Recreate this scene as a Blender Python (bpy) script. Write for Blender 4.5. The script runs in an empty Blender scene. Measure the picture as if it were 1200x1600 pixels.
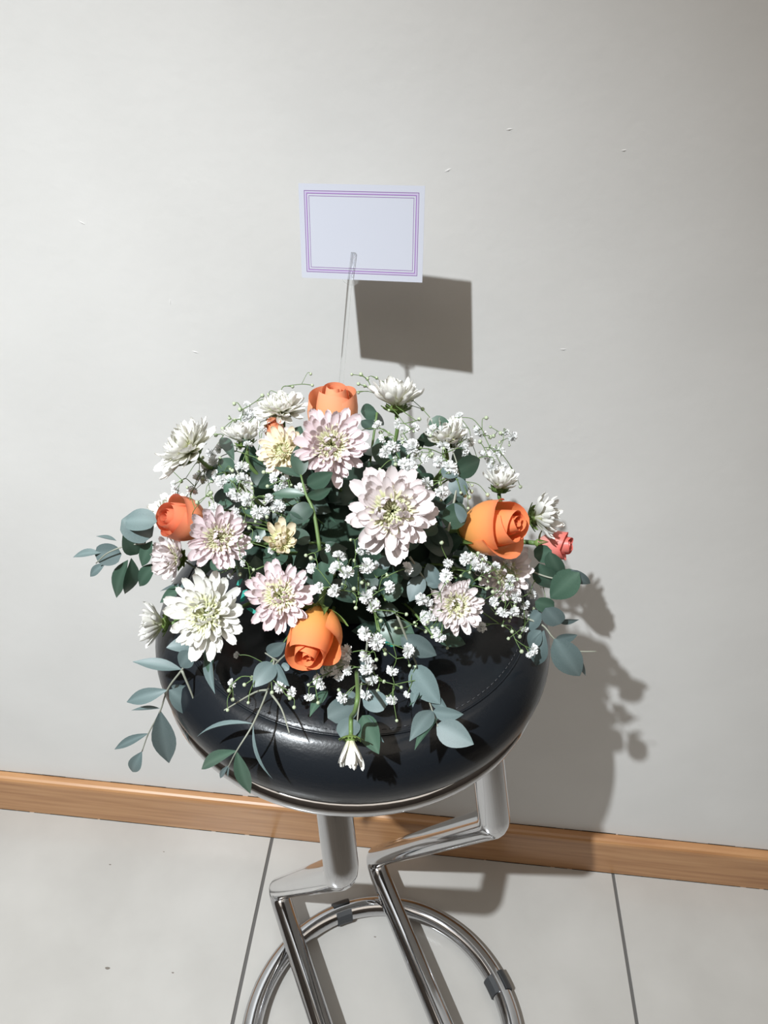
import bpy, bmesh, math, random
from mathutils import Vector, Matrix, Quaternion
random.seed(7)
scene = bpy.context.scene
C = scene.collection

# ------------------------------------------------------------------ camera
F = 1200.0                                   # focal length in pixels of a 1200 x 1600 frame
RIGHT = Vector((0.9954, 0.0834, 0.0479)).normalized()
FWD = Vector((-0.0384, 0.8014, -0.5969)).normalized()
DOWN = FWD.cross(RIGHT).normalized()
RIGHT = DOWN.cross(FWD).normalized()
CAMPOS = Vector((0, 0, 1.2846))
cd = bpy.data.cameras.new('camera')
cam = bpy.data.objects.new('camera', cd); C.objects.link(cam)
cd.sensor_fit = 'VERTICAL'; cd.sensor_height = 36.0; cd.lens = 27.0; cd.clip_start = 0.01
cam.matrix_world = Matrix(((RIGHT.x, -DOWN.x, -FWD.x, CAMPOS.x), (RIGHT.y, -DOWN.y, -FWD.y, CAMPOS.y),
                           (RIGHT.z, -DOWN.z, -FWD.z, CAMPOS.z), (0, 0, 0, 1)))
scene.camera = cam

# ------------------------------------------------------------------ light
world = bpy.data.worlds.new('room_ambient'); scene.world = world
world.use_nodes = True
bg = world.node_tree.nodes['Background']
bg.inputs['Color'].default_value = (1.0, 0.88, 0.745, 1); bg.inputs['Strength'].default_value = 0.07
sd = bpy.data.lights.new('ceiling_spot', 'SPOT')
sd.energy = 214.0; sd.color = (0.905, 0.962, 1.0); sd.shadow_soft_size = 0.022
sd.spot_size = math.radians(54); sd.spot_blend = 1.0
spot = bpy.data.objects.new('ceiling_spot', sd); C.objects.link(spot)
spot.location = (-0.833, -0.734, 2.843)
spot.rotation_euler = (Vector((-0.12, 0.75, -0.45)) - Vector(spot.location)).to_track_quat('-Z', 'Y').to_euler()
pl = bpy.data.lights.new('fill_light', 'AREA')            # added area fill, stands in for light off the ceiling
pl.shape = 'RECTANGLE'; pl.size = 4.4; pl.size_y = 2.6; pl.energy = 17.0; pl.color = (1.0, 0.90, 0.78)
fill = bpy.data.objects.new('fill_light', pl); C.objects.link(fill); fill.location = (0.0, -0.75, 2.92)
vs = scene.view_settings
vs.view_transform = 'Standard'; vs.look = 'None'; vs.gamma = 1.0; vs.exposure = 1.18
vs.use_curve_mapping = False

# ------------------------------------------------------------------ materials
MATS = {}
def material(name, color, rough=0.5, metal=0.0, **kw):
    m = bpy.data.materials.new(name); m.use_nodes = True
    nt = m.node_tree; b = nt.nodes['Principled BSDF']
    b.inputs['Base Color'].default_value = (*color, 1); b.inputs['Roughness'].default_value = rough
    b.inputs['Metallic'].default_value = metal
    for k, v in kw.items(): b.inputs[k.replace('_', ' ')].default_value = v
    MATS[name] = m
    return m, nt, b
def noise(nt, scale, detail=4, coord='Object', stretch=None):
    tc = nt.nodes.new('ShaderNodeTexCoord'); n = nt.nodes.new('ShaderNodeTexNoise')
    n.inputs['Scale'].default_value = scale; n.inputs['Detail'].default_value = detail
    if stretch:
        mp = nt.nodes.new('ShaderNodeMapping'); mp.inputs['Scale'].default_value = stretch
        nt.links.new(tc.outputs[coord], mp.inputs['Vector']); nt.links.new(mp.outputs[0], n.inputs['Vector'])
    else: nt.links.new(tc.outputs[coord], n.inputs['Vector'])
    return n
def ramp(nt, src, stops):
    r = nt.nodes.new('ShaderNodeValToRGB'); e = r.color_ramp.elements
    while len(e) < len(stops): e.new(0.5)
    for i, (p, c) in enumerate(stops): e[i].position = p; e[i].color = (*c, 1)
    nt.links.new(src, r.inputs['Fac']); return r
def bump(nt, b, src, strength, dist):
    n = nt.nodes.new('ShaderNodeBump'); n.inputs['Strength'].default_value = strength; n.inputs['Distance'].default_value = dist
    nt.links.new(src, n.inputs['Height']); nt.links.new(n.outputs[0], b.inputs['Normal']); return n

# painted plaster with roller texture and a few dents
m, nt, b = material('wall_paint', (0.66, 0.65, 0.63), 0.55)
n1 = noise(nt, 260, 3); n2 = noise(nt, 9, 3)
r1 = ramp(nt, n2.outputs['Fac'], [(0.3, (0.645, 0.636, 0.618)), (0.7, (0.675, 0.666, 0.648))]); nt.links.new(r1.outputs[0], b.inputs['Base Color'])
mx = nt.nodes.new('ShaderNodeMath'); mx.operation = 'MULTIPLY_ADD'; mx.inputs[1].default_value = 0.25
nt.links.new(n1.outputs['Fac'], mx.inputs[0])
n3 = noise(nt, 60, 4)
nt.links.new(n3.outputs['Fac'], mx.inputs[2])
bump(nt, b, mx.outputs[0], 0.17, 0.0016)
# floor tile
m, nt, b = material('floor_tile', (0.60, 0.575, 0.545), 0.16, Specular_IOR_Level=0.5)
n1 = noise(nt, 7, 6); r1 = ramp(nt, n1.outputs['Fac'], [(0.3, (0.385, 0.371, 0.350)), (0.7, (0.438, 0.424, 0.402))]); nt.links.new(r1.outputs[0], b.inputs['Base Color'])
n2 = noise(nt, 90, 3); r2 = ramp(nt, n2.outputs['Fac'], [(0.3, (0.14,) * 3), (0.7, (0.26,) * 3)]); nt.links.new(r2.outputs[0], b.inputs['Roughness'])
material('grout', (0.10, 0.095, 0.09), 0.9)
material('scuff', (0.16, 0.14, 0.12), 0.8)
# varnished wood
m, nt, b = material('skirting_wood', (0.45, 0.22, 0.09), 0.4)
n1 = noise(nt, 5, 8, stretch=(1.2, 14, 26)); r1 = ramp(nt, n1.outputs['Fac'], [(0.25, (0.32, 0.150, 0.062)), (0.55, (0.43, 0.225, 0.100)), (0.8, (0.50, 0.28, 0.135))]); nt.links.new(r1.outputs[0], b.inputs['Base Color'])
bump(nt, b, n1.outputs['Fac'], 0.15, 0.001)
material('dark_gap', (0.05, 0.04, 0.03), 0.9)
material('room_wall', (0.16, 0.14, 0.13), 0.8)  # dark tone invented for the unseen walls the chrome mirrors
# stool
m, nt, b = material('chrome', (0.555, 0.56, 0.575), 0.06, 1.0)
n1 = noise(nt, 30, 4); r1 = ramp(nt, n1.outputs['Fac'], [(0.3, (0.045,) * 3), (0.8, (0.13,) * 3)]); nt.links.new(r1.outputs[0], b.inputs['Roughness'])
m, nt, b = material('black_vinyl', (0.009, 0.011, 0.014), 0.27, Specular_IOR_Level=0.38)
n1 = noise(nt, 420, 2); n2 = noise(nt, 14, 4, stretch=(1, 1, 4))
mx = nt.nodes.new('ShaderNodeMath'); mx.operation = 'MULTIPLY_ADD'; mx.inputs[1].default_value = 0.12
nt.links.new(n1.outputs['Fac'], mx.inputs[0]); nt.links.new(n2.outputs['Fac'], mx.inputs[2])
bump(nt, b, mx.outputs[0], 0.25, 0.003)
material('seam_thread', (0.05, 0.052, 0.056), 0.5)
material('rubber', (0.03, 0.032, 0.035), 0.55)
# card
material('card_paper', (0.48, 0.495, 0.56), 0.6)
material('card_print', (0.20, 0.08, 0.28), 0.6)
material('card_print_pale', (0.43, 0.33, 0.55), 0.6)
m, nt, b = material('clear_plastic', (0.97, 0.98, 0.98), 0.04, Transmission_Weight=1.0, IOR=1.2)
tb = nt.nodes.new('ShaderNodeBsdfTransparent'); mixs = nt.nodes.new('ShaderNodeMixShader'); mixs.inputs[0].default_value = 0.5
nt.links.new(b.outputs[0], mixs.inputs[1]); nt.links.new(tb.outputs[0], mixs.inputs[2]); nt.links.new(mixs.outputs[0], nt.nodes['Material Output'].inputs['Surface'])
# plants
def petal_mat(name, base, tip, rough=0.55, hi=0.62, trans=0.25):
    m = bpy.data.materials.new(name); m.use_nodes = True; nt = m.node_tree; b = nt.nodes['Principled BSDF']
    a = nt.nodes.new('ShaderNodeAttribute'); a.attribute_name = 'along'
    r = ramp(nt, a.outputs['Fac'], [(0.05, base), (hi, tip)])
    oi = nt.nodes.new('ShaderNodeObjectInfo'); hs = nt.nodes.new('ShaderNodeHueSaturation')
    mr = nt.nodes.new('ShaderNodeMapRange'); mr.inputs['To Min'].default_value = 0.93; mr.inputs['To Max'].default_value = 1.05
    nt.links.new(oi.outputs['Random'], mr.inputs['Value']); nt.links.new(mr.outputs[0], hs.inputs['Value'])
    nt.links.new(r.outputs[0], hs.inputs['Color']); nt.links.new(hs.outputs[0], b.inputs['Base Color'])
    b.inputs['Roughness'].default_value = rough
    t = nt.nodes.new('ShaderNodeBsdfTranslucent'); nt.links.new(hs.outputs[0], t.inputs['Color'])
    mix = nt.nodes.new('ShaderNodeMixShader'); mix.inputs[0].default_value = trans
    nt.links.new(b.outputs[0], mix.inputs[1]); nt.links.new(t.outputs[0], mix.inputs[2])
    nt.links.new(mix.outputs[0], nt.nodes['Material Output'].inputs['Surface'])
    MATS[name] = m
petal_mat('petal_white', (0.66, 0.66, 0.46), (0.80, 0.79, 0.75))
petal_mat('petal_blush', (0.72, 0.62, 0.58), (0.80, 0.735, 0.735))
petal_mat('petal_pink', (0.70, 0.58, 0.57), (0.79, 0.68, 0.70))
petal_mat('petal_cream', (0.66, 0.68, 0.38), (0.80, 0.71, 0.54))
petal_mat('petal_centre', (0.50, 0.56, 0.17), (0.80, 0.79, 0.58), hi=1.0)
petal_mat('petal_centre_green', (0.38, 0.50, 0.13), (0.72, 0.72, 0.42))
petal_mat('rose_orange', (0.84, 0.45, 0.1), (0.9, 0.26, 0.11), 0.42, hi=1.0, trans=0.2)
petal_mat('rose_peach', (0.86, 0.46, 0.2), (0.92, 0.38, 0.21), 0.42, hi=1.0, trans=0.2)
petal_mat('rose_coral', (0.92, 0.42, 0.19), (0.92, 0.285, 0.155), 0.42, hi=1.0, trans=0.2)
petal_mat('rose_pink', (0.84, 0.42, 0.36), (0.78, 0.17, 0.14), 0.42, hi=1.0, trans=0.2)
petal_mat('gyp_white', (0.82, 0.83, 0.78), (0.86, 0.87, 0.87), 0.6, trans=0.2)
def leaf_mat(name, c1, c2, rough=0.5, trans=0.12):
    m = bpy.data.materials.new(name); m.use_nodes = True; nt = m.node_tree; b = nt.nodes['Principled BSDF']
    n = noise(nt, 60, 4); r = ramp(nt, n.outputs['Fac'], [(0.3, c1), (0.7, c2)])
    oi = nt.nodes.new('ShaderNodeObjectInfo'); hs = nt.nodes.new('ShaderNodeHueSaturation')
    mr = nt.nodes.new('ShaderNodeMapRange'); mr.inputs['To Min'].default_value = 0.8; mr.inputs['To Max'].default_value = 1.15
    nt.links.new(oi.outputs['Random'], mr.inputs['Value']); nt.links.new(mr.outputs[0], hs.inputs['Value'])
    at_ = nt.nodes.new('ShaderNodeAttribute'); at_.attribute_name = 'vein'
    mixc = nt.nodes.new('ShaderNodeMixRGB'); mixc.inputs[2].default_value = (*[min(1, v * 1.25 + 0.015) for v in c2], 1)
    nt.links.new(at_.outputs['Fac'], mixc.inputs[0]); nt.links.new(r.outputs[0], mixc.inputs[1])
    nt.links.new(mixc.outputs[0], hs.inputs['Color']); nt.links.new(hs.outputs[0], b.inputs['Base Color'])
    b.inputs['Roughness'].default_value = rough
    t = nt.nodes.new('ShaderNodeBsdfTranslucent'); nt.links.new(hs.outputs[0], t.inputs['Color'])
    mix = nt.nodes.new('ShaderNodeMixShader'); mix.inputs[0].default_value = trans
    nt.links.new(b.outputs[0], mix.inputs[1]); nt.links.new(t.outputs[0], mix.inputs[2])
    nt.links.new(mix.outputs[0], nt.nodes['Material Output'].inputs['Surface'])
    MATS[name] = m
leaf_mat('leaf_blue', (0.095, 0.138, 0.138), (0.140, 0.190, 0.190), 0.5)
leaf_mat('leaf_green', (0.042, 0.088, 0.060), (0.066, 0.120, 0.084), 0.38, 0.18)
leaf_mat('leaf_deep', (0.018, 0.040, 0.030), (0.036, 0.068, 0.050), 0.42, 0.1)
leaf_mat('sepal', (0.13, 0.21, 0.05), (0.20, 0.29, 0.08), 0.5, 0.15)
material('stem_green', (0.11, 0.18, 0.055), 0.5)
material('stem_pale', (0.34, 0.36, 0.27), 0.55)
material('stem_grey', (0.25, 0.26, 0.21), 0.55)
material('foam', (0.012, 0.030, 0.018), 0.95)
material('ribbon_teal', (0.03, 0.27, 0.22), 0.4)

# ------------------------------------------------------------------ helpers
def tag(o, label, cat, group=None, kind=None):
    o['label'] = label; o['category'] = cat
    if group: o['group'] = group
    if kind: o['kind'] = kind
    return o
def empty(name, loc, label, cat, group=None):
    o = bpy.data.objects.new(name, None); o.empty_display_size = 0.01; C.objects.link(o); o.location = loc
    return tag(o, label, cat, group)
def link(name, me, mat, parent=None, mw=None):
    """one mesh object; mw is its matrix in the parent's frame"""
    o = bpy.data.objects.new(name, me); C.objects.link(o)
    if mat is not None and len(me.materials) == 0: me.materials.append(MATS[mat])
    elif mat is not None and me.materials[0] is not MATS[mat]:
        o.material_slots[0].link = 'OBJECT'; o.material_slots[0].material = MATS[mat]
    if parent is not None: o.parent = parent
    if mw is not None: o.matrix_basis = mw
    return o
def smooth(me):
    for p in me.polygons: p.use_smooth = True
    return me
def mesh(name, v, f, sm=True):
    me = bpy.data.meshes.new(name); me.from_pydata([tuple(p) for p in v], [], f); me.update()
    return smooth(me) if sm else me
def box(name, x0, x1, y0, y1, z0, z1, bev=0.0, seg=2):
    bm = bmesh.new(); bmesh.ops.create_cube(bm, size=1)
    for v in bm.verts: v.co = Vector(((x0 + x1) / 2 + v.co.x * (x1 - x0), (y0 + y1) / 2 + v.co.y * (y1 - y0), (z0 + z1) / 2 + v.co.z * (z1 - z0)))
    if bev: bmesh.ops.bevel(bm, geom=bm.edges[:], offset=bev, segments=seg, affect='EDGES', profile=0.5)
    me = bpy.data.meshes.new(name); bm.to_mesh(me); bm.free(); return me
def lathe(name, prof, n=72, origin=Vector((0, 0, 0)), wob=None):
    v, f = [], []
    for (r, z) in prof:
        for i in range(n):
            a = 2 * math.pi * i / n; v.append((origin.x + r * math.cos(a), origin.y + r * math.sin(a), origin.z + z))
    for k in range(len(prof) - 1):
        for i in range(n):
            j = (i + 1) % n; f.append((k * n + i, k * n + j, (k + 1) * n + j, (k + 1) * n + i))
    return mesh(name, v, f)
def catmull(pts, sub=6):
    pts = [Vector(p) for p in pts]
    if len(pts) < 3: return pts
    q = [pts[0] * 2 - pts[1]] + pts + [pts[-1] * 2 - pts[-2]]; out = []
    for i in range(1, len(q) - 2):
        p0, p1, p2, p3 = q[i - 1:i + 3]
        for s in range(sub):
            t = s / sub
            out.append(0.5 * ((2 * p1) + (p2 - p0) * t + (2 * p0 - 5 * p1 + 4 * p2 - p3) * t * t + (3 * p1 - p0 - 3 * p2 + p3) * t ** 3))
    out.append(pts[-1]); return out
def tube_data(pts, rad, n=6, closed=False, V=None, Fc=None):
    V = [] if V is None else V; Fc = [] if Fc is None else Fc
    pts = [Vector(p) for p in pts]; N = len(pts); base = len(V)
    up = None
    for i, p in enumerate(pts):
        if closed: t = (pts[(i + 1) % N] - pts[i - 1]).normalized()
        else: t = (pts[min(i + 1, N - 1)] - pts[max(i - 1, 0)]).normalized()
        if up is None:
            up = t.orthogonal().normalized()
        up = (up - t * up.dot(t)).normalized(); w = t.cross(up)
        r = rad(i / (N - 1)) if callable(rad) else rad
        for k in range(n):
            a = 2 * math.pi * k / n; V.append(p + (up * math.cos(a) + w * math.sin(a)) * r)
    for i in range(N if closed else N - 1):
        for k in range(n):
            a, b_ = base + i * n + k, base + i * n + (k + 1) % n
            c, d = base + ((i + 1) % N) * n + (k + 1) % n, base + ((i + 1) % N) * n + k
            Fc.append((a, b_, c, d))
    if not closed:
        Fc.append(tuple(base + k for k in range(n))[::-1]); Fc.append(tuple(base + (N - 1) * n + k for k in range(n)))
    return V, Fc
def tube(name, pts, rad, n=6, closed=False):
    v, f = tube_data(pts, rad, n, closed); return mesh(name, v, f)
def fillet(pts, rads, seg=10):
    """polyline with rounded corners"""
    pts = [Vector(p) for p in pts]; out = [pts[0]]
    for i in range(1, len(pts) - 1):
        a, b_, c = pts[i - 1], pts[i], pts[i + 1]; u = (a - b_).normalized(); w = (c - b_).normalized()
        ang = u.angle(w); d = min(rads[i - 1] / math.tan(ang / 2), 0.48 * (a - b_).length, 0.48 * (c - b_).length)
        p, q = b_ + u * d, b_ + w * d
        for s in range(seg + 1):
            t = s / seg; out.append(p.lerp(b_, t).lerp(b_.lerp(q, t), t))
    out.append(pts[-1])
    # extra points along straights keep the tube even
    res = [out[0]]
    for p in out[1:]:
        L = (p - res[-1]).length; k = max(1, int(L / 0.02))
        a = res[-1]
        for s in range(1, k + 1): res.append(a.lerp(p, s / k))
    return res
def frame(z, x=None):
    """rotation with local z along z and local x near x"""
    z = Vector(z).normalized()
    if x is None: x = z.orthogonal()
    x = Vector(x); x = (x - z * x.dot(z))
    if x.length < 1e-6: x = z.orthogonal()
    x.normalize(); y = z.cross(x)
    return Matrix((x, y, z)).transposed().to_4x4()

# where things stand: measured positions on the stool and the bouquet's dome
K = 1.05
def hz(z): return 1.2846 - (1.2846 - z) * K
SEAT = Vector((-0.0484, 0.548, 0.0)); SEAT_R = 0.1932; SEAT_TOP = hz(0.815)
DOME = Vector((-0.050, 0.565, hz(0.795))); DS = Vector((0.180, 0.150, 0.205))
def ray(px, py): return (FWD + RIGHT * ((px - 600) / F) + DOWN * ((py - 800) / F))
def P(px, py, o=0.0, Y=None):
    d = ray(px, py)
    if Y is not None: return CAMPOS + d * (Y / d.y)
    dn = d.normalized(); best = None
    a = Vector((d.x / DS.x, d.y / DS.y, d.z / DS.z)); c = Vector(((CAMPOS.x - DOME.x) / DS.x, (CAMPOS.y - DOME.y) / DS.y, (CAMPOS.z - DOME.z) / DS.z))
    A, B, Cc = a.dot(a), 2 * a.dot(c), c.dot(c) - 1
    disc = B * B - 4 * A * Cc
    if disc > 0:
        t = (-B - math.sqrt(disc)) / (2 * A)
        if (CAMPOS + d * t).z > SEAT_TOP - 0.005: best = t
    t = (SEAT_TOP + 0.004 - CAMPOS.z) / d.z
    q = CAMPOS + d * t
    if t > 0 and (q.xy - SEAT.xy).length < SEAT_R + 0.012 and (best is None or t < best): best = t
    if best is None:
        e = (CAMPOS - SEAT).xy; A2 = d.xy.dot(d.xy); B2 = 2 * e.dot(d.xy); C2 = e.dot(e) - (SEAT_R + 0.012) ** 2
        ds = B2 * B2 - 4 * A2 * C2
        if ds > 0:
            t = (-B2 - math.sqrt(ds)) / (2 * A2)
            if 0.66 < (CAMPOS + d * t).z < SEAT_TOP + 0.01: best = t
    if best is None: best = -B / (2 * A)
    return CAMPOS + d * best - dn * o
def depth(p): return (p - CAMPOS).dot(FWD)
def facing(p, a, b): return ((CAMPOS - p).normalized() + RIGHT * a - DOWN * b).normalized()
def px2m(p, px): return px * depth(p) / F

# ------------------------------------------------------------------ setting
YW = 0.733                                                    # front face of the skirting
def plane_grid(name, x0, x1, z0, z1, y): return mesh(name, [(x0, y, z0), (x1, y, z0), (x1, y, z1), (x0, y, z1)], [(0, 1, 2, 3)], False)
o = link('wall_back', box('wall_back', -2.5, 2.5, YW + 0.015, YW + 0.12, 0.0, 3.0), 'wall_paint'); o['kind'] = 'structure'; o['label'] = 'pale grey painted plaster wall'
dents = [((700, 266), 0.0055, 0.0013, 0.5), ((796, 202), 0.005, 0.001, 0.2), ((975, 235), 0.004, 0.001, 0.2), ((305, 550), 0.006, 0.001, -0.2), ((266, 472), 0.0009, 0.005, 0.0), ((880, 546), 0.006, 0.0008, 0.1), ((128, 348), 0.006, 0.0006, -0.5)]
for (px, py), lx, lz, ang in dents:                           # little plaster ridges
    c = P(px, py, Y=YW + 0.0148); v, f = [], []
    n = 10
    for k in range(n):
        a = 2 * math.pi * k / n; x, z = lx * math.cos(a), lz * math.sin(a)
        v.append((x * math.cos(ang) - z * math.sin(ang), 0.0006, x * math.sin(ang) + z * math.cos(ang)))
    v.append((0, -0.0007, 0)); f = [((k + 1) % n, k, n) for k in range(n)]
    d = link('plaster_ridge', mesh('plaster_ridge', v, f), 'wall_paint', o, Matrix.Translation(c))
w = link('wall_front', box('wall_front', -2.5, 2.5, -2.1, -2.0, 0.0, 3.0), 'room_wall'); w['kind'] = 'structure'; w['label'] = 'added dark wall behind the camera for reflections'  # unseen wall, added dark for the chrome to reflect
for nm, x0, x1 in (('wall_left', -2.6, -2.5), ('wall_right', 2.5, 2.6)):  # unseen side walls, added to darken the chrome's reflections
    w = link(nm, box(nm, x0, x1, -2.1, YW + 0.12, 0.0, 3.0), 'room_wall'); w['kind'] = 'structure'; w['label'] = 'added dark side wall for reflections'
w = link('ceiling', box('ceiling', -2.6, 2.6, -2.1, YW + 0.12, 3.0, 3.05), 'wall_paint'); w['kind'] = 'structure'; w['label'] = 'added plain pale ceiling out of view'  # unseen ceiling, added to close the room mirrored in the chrome
fl = link('floor', box('floor', -2.5, 2.5, -2.0, YW + 0.12, -0.06, -0.002), 'grout'); fl['kind'] = 'structure'; fl['label'] = 'cream polished floor tiles with dark joints'
X0 = -0.1985; T = 0.6; G = 0.0052
tile = box('tile', G / 2, T - G / 2, G / 2, T - G / 2, -0.012, 0.0, 0.0008, 2)
for i in range(-4, 5):
    for j in range(-5, 1):
        x, y = X0 + i * T, 0.145 + j * T
        if x + T > 2.55 or x < -2.65 or y < -2.1: continue
        link('tile', tile, 'floor_tile', fl, Matrix.Translation((x, y, 0)))
prof = [(0.0, 0.0), (-0.0155, 0.0), (-0.0155, 0.084), (-0.0148, 0.089), (-0.0125, 0.0925), (-0.009, 0.0945), (0.0, 0.0955)]
def extrude_x(name, prof, x0, x1, y):
    v = [(x0, y + p[0], p[1]) for p in prof] + [(x1, y + p[0], p[1]) for p in prof]; k = len(prof)
    f = [(i, i + 1, k + i + 1, k + i) for i in range(k - 1)] + [tuple(range(k)), tuple(range(2 * k - 1, k - 1, -1))]
    me = mesh(name, v, f, False); return me
bb = link('baseboard_back', extrude_x('baseboard_back', prof, -2.4, 2.4, YW + 0.0153), 'skirting_wood'); bb['kind'] = 'structure'; bb['label'] = 'varnished orange-brown wooden skirting board'
random.seed(3)
v, f = [], []
x = -1.2
while x < 1.2:                                                # ragged dark caulk lines above and below the board
    for (zz, yy, h) in ((0.0957, YW + 0.0145, 0.0008 + random.random() * 0.0012), (0.0, YW - 0.0006, 0.0008 + random.random() * 0.0010)):
        L = 0.02 + random.random() * 0.04; b0 = len(v)
        v += [(x, yy, zz), (x + L, yy, zz), (x + L, yy, zz + h), (x, yy, zz + h), (x, yy + 0.002, zz + h), (x + L, yy + 0.002, zz + h)]
        f += [(b0, b0 + 1, b0 + 2, b0 + 3), (b0 + 3, b0 + 2, b0 + 5, b0 + 4)]
    x += 0.03
g = link('caulk_line', mesh('caulk_line', v, f, False), 'dark_gap', bb)
for px, py, s in ((168, 1513, .004), (172, 1351, .002), (270, 1520, .002), (256, 1331, .0015), (586, 1464, .002)):
    d = ray(px, py); q = CAMPOS + d * (-CAMPOS.z / d.z)
    me = mesh('floor_speck', [(q.x + s * math.cos(a) * (1 + .3 * math.sin(3 * a)), q.y + .5 * s * math.sin(a), 0.0003) for a in [k * math.pi / 4 for k in range(8)]], [tuple(range(8))], False)
    link('floor_speck', me, 'scuff', fl)

# ------------------------------------------------------------------ bar stool
st = empty('bar_stool', (0.0, 0.45, 0), 'chrome bar stool with round black vinyl seat under the flowers', 'stool')
ST = Matrix.Translation((0, -0.45, 0))
prof = [(0.0, 0.7335), (0.150, 0.7335), (0.168, 0.734), (0.1750, 0.7365), (0.1795, 0.7425), (0.1830, 0.7505), (0.1842, 0.7585), (0.1835, 0.767), (0.1800, 0.778), (0.1735, 0.788), (0.1650, 0.7955), (0.1595, 0.7985), (0.1578, 0.7985), (0.1560, 0.7998), (0.148, 0.8035), (0.12, 0.809), (0.06, 0.8125), (0.0, 0.8135)]
seat = link('seat_cushion', lathe('seat_cushion', [(r * K, hz(z)) for r, z in prof], 96, Vector((SEAT.x, SEAT.y, 0))), 'black_vinyl', st, ST)
ring = [(SEAT.x + 0.1580 * K * math.cos(a), SEAT.y + 0.1580 * K * math.sin(a), hz(0.7990)) for a in [2 * math.pi * k / 96 for k in range(96)]]
link('seam_piping', tube('seam_piping', ring, 0.0011, 6, True), 'black_vinyl', seat)
v, f = [], []
for k in range(170):                                          # stitches
    a = 2 * math.pi * k / 170; b_ = a + 2 * math.pi / 170 * 0.6
    pr = [(SEAT.x + 0.1545 * K * math.cos(q), SEAT.y + 0.1545 * K * math.sin(q), hz(0.8012)) for q in (a, b_)]
    tube_data(pr, 0.00035, 4, False, v, f)
s = link('stitching', mesh('stitching', v, f), 'seam_thread', seat); s['kind'] = 'stuff'
prof = [(0.0, 0.7190), (0.166, 0.7190), (0.1740, 0.7200), (0.1782, 0.7225), (0.1800, 0.7265), (0.1800, 0.7305), (0.1786, 0.7345), (0.1757, 0.7372), (0.172, 0.7380), (0.165, 0.7380)]
link('seat_rim', lathe('seat_rim', [(r * K, hz(z)) for r, z in prof], 96, Vector((SEAT.x, SEAT.y, 0))), 'chrome', st, ST)
TR = 0.0158
RC = Vector((0.023, 0.435)); RR = 0.190
def onz(px, py, z): d = ray(px, py); return CAMPOS + d * ((z - CAMPOS.z) / d.z)
for top, bend, knee, low in (((519, 1238, .694), (534, 1362, .615), (433, 1388, .056), (503, 1605, .052)),
                             ((759, 1160, .694), (773, 1284, .590), (582, 1340, .056), (692, 1605, .052))):
    a, b_, c, d = onz(*top), onz(*bend), onz(*knee), onz(*low); a += (a - b_).normalized() * 0.012
    u = (d - c).normalized(); e = c
    while e.y > RC.y or (e.xy - RC).length < RR + 0.004: e = e + u * 0.004   # the foot runs over the ring to its front
    e.z = 0.050
    pts = fillet([a, b_, c, e], [0.030, 0.026], 10)
    link('leg', tube('leg', pts, TR, 20), 'chrome', st, ST)
pts = [(RC.x + RR * math.cos(t), RC.y + RR * math.sin(t), TR + 0.004) for t in [2 * math.pi * k / 120 for k in range(120)]]
link('base_ring', tube('base_ring', pts, TR * 0.92, 20, True), 'chrome', st, ST)
for ang in (115, 28, -62, -152):                              # rubber glides clipped round the ring
    v, f = [], []; n = 14; m_ = 5
    for i in range(m_):
        t = math.radians(ang) + (i - (m_ - 1) / 2) * 0.034
        rad = Vector((math.cos(t), math.sin(t), 0)); cc = Vector((RC.x, RC.y, TR + 0.004)) + rad * RR
        for k in range(n + 1):
            q = math.radians(-245 + 310 * k / n) + math.pi * 0; q = math.radians(110 + 320 * k / n)
            ro = TR * 0.92 + 0.003
            v.append(cc + rad * (ro * math.cos(q)) + Vector((0, 0, max(ro * math.sin(q), -TR - 0.0035))))
        for k in range(n + 1):
            q = math.radians(110 + 320 * k / n); ro = TR * 0.92 + 0.0004
            v.append(cc + rad * (ro * math.cos(q)) + Vector((0, 0, ro * math.sin(q))))
    W = 2 * (n + 1)
    for i in range(m_ - 1):
        for k in range(n):
            f.append((i * W + k, i * W + k + 1, (i + 1) * W + k + 1, (i + 1) * W + k))
        for e in (0, n): f.append((i * W + e, i * W + n + 1 + e, (i + 1) * W + n + 1 + e, (i + 1) * W + e))
    for i in (0, m_ - 1):
        for k in range(n): f.append((i * W + k, i * W + k + 1, i * W + n + 2 + k, i * W + n + 1 + k))
    link('rubber_glide', mesh('rubber_glide', v, f, False), 'rubber', st, ST)

# ------------------------------------------------------------------ message card and its clear pick
c00, c10, c11, c01 = P(470, 286, Y=.672), P(665, 291, Y=.661), P(659, 441, Y=.648), P(468, 434, Y=.659)
cx = ((c10 - c00) + (c11 - c01)).normalized(); cu = ((c00 - c01) + (c10 - c11)); cu = (cu - cx * cu.dot(cx)).normalized(); cn = cx.cross(cu)
cc = (c00 + c10 + c11 + c01) / 4; CW = ((c10 - c00).length + (c11 - c01).length) / 2; CH = ((c00 - c01).length + (c10 - c11).length) / 2
CM = Matrix((cx, cu, cn)).transposed().to_4x4(); CM.translation = cc
card = tag(bpy.data.objects.new('message_card', box('message_card', -CW / 2, CW / 2, -CH / 2, CH / 2, -0.0004, 0, 0.0)), 'blank white message card with purple line border above the flowers', 'card')
C.objects.link(card); card.data.materials.append(MATS['card_paper']); card.matrix_world = CM
def border(name, x, y, w, mat, z):
    v = [(-x, -y, z), (x, -y, z), (x, y, z), (-x, y, z), (-x + w, -y + w, z), (x - w, -y + w, z), (x - w, y - w, z), (-x + w, y - w, z)]
    link(name, mesh(name, v, [(0, 1, 5, 4), (1, 2, 6, 5), (2, 3, 7, 6), (3, 0, 4, 7)], False), mat, card)
bx, by = CW / 2 - 0.0046, CH / 2 - 0.0052
border('border_line', bx, by, 0.00055, 'card_print', 0.00006)
border('border_line', bx - 0.0012, by - 0.0012, 0.0012, 'card_print_pale', 0.00005)
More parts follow.
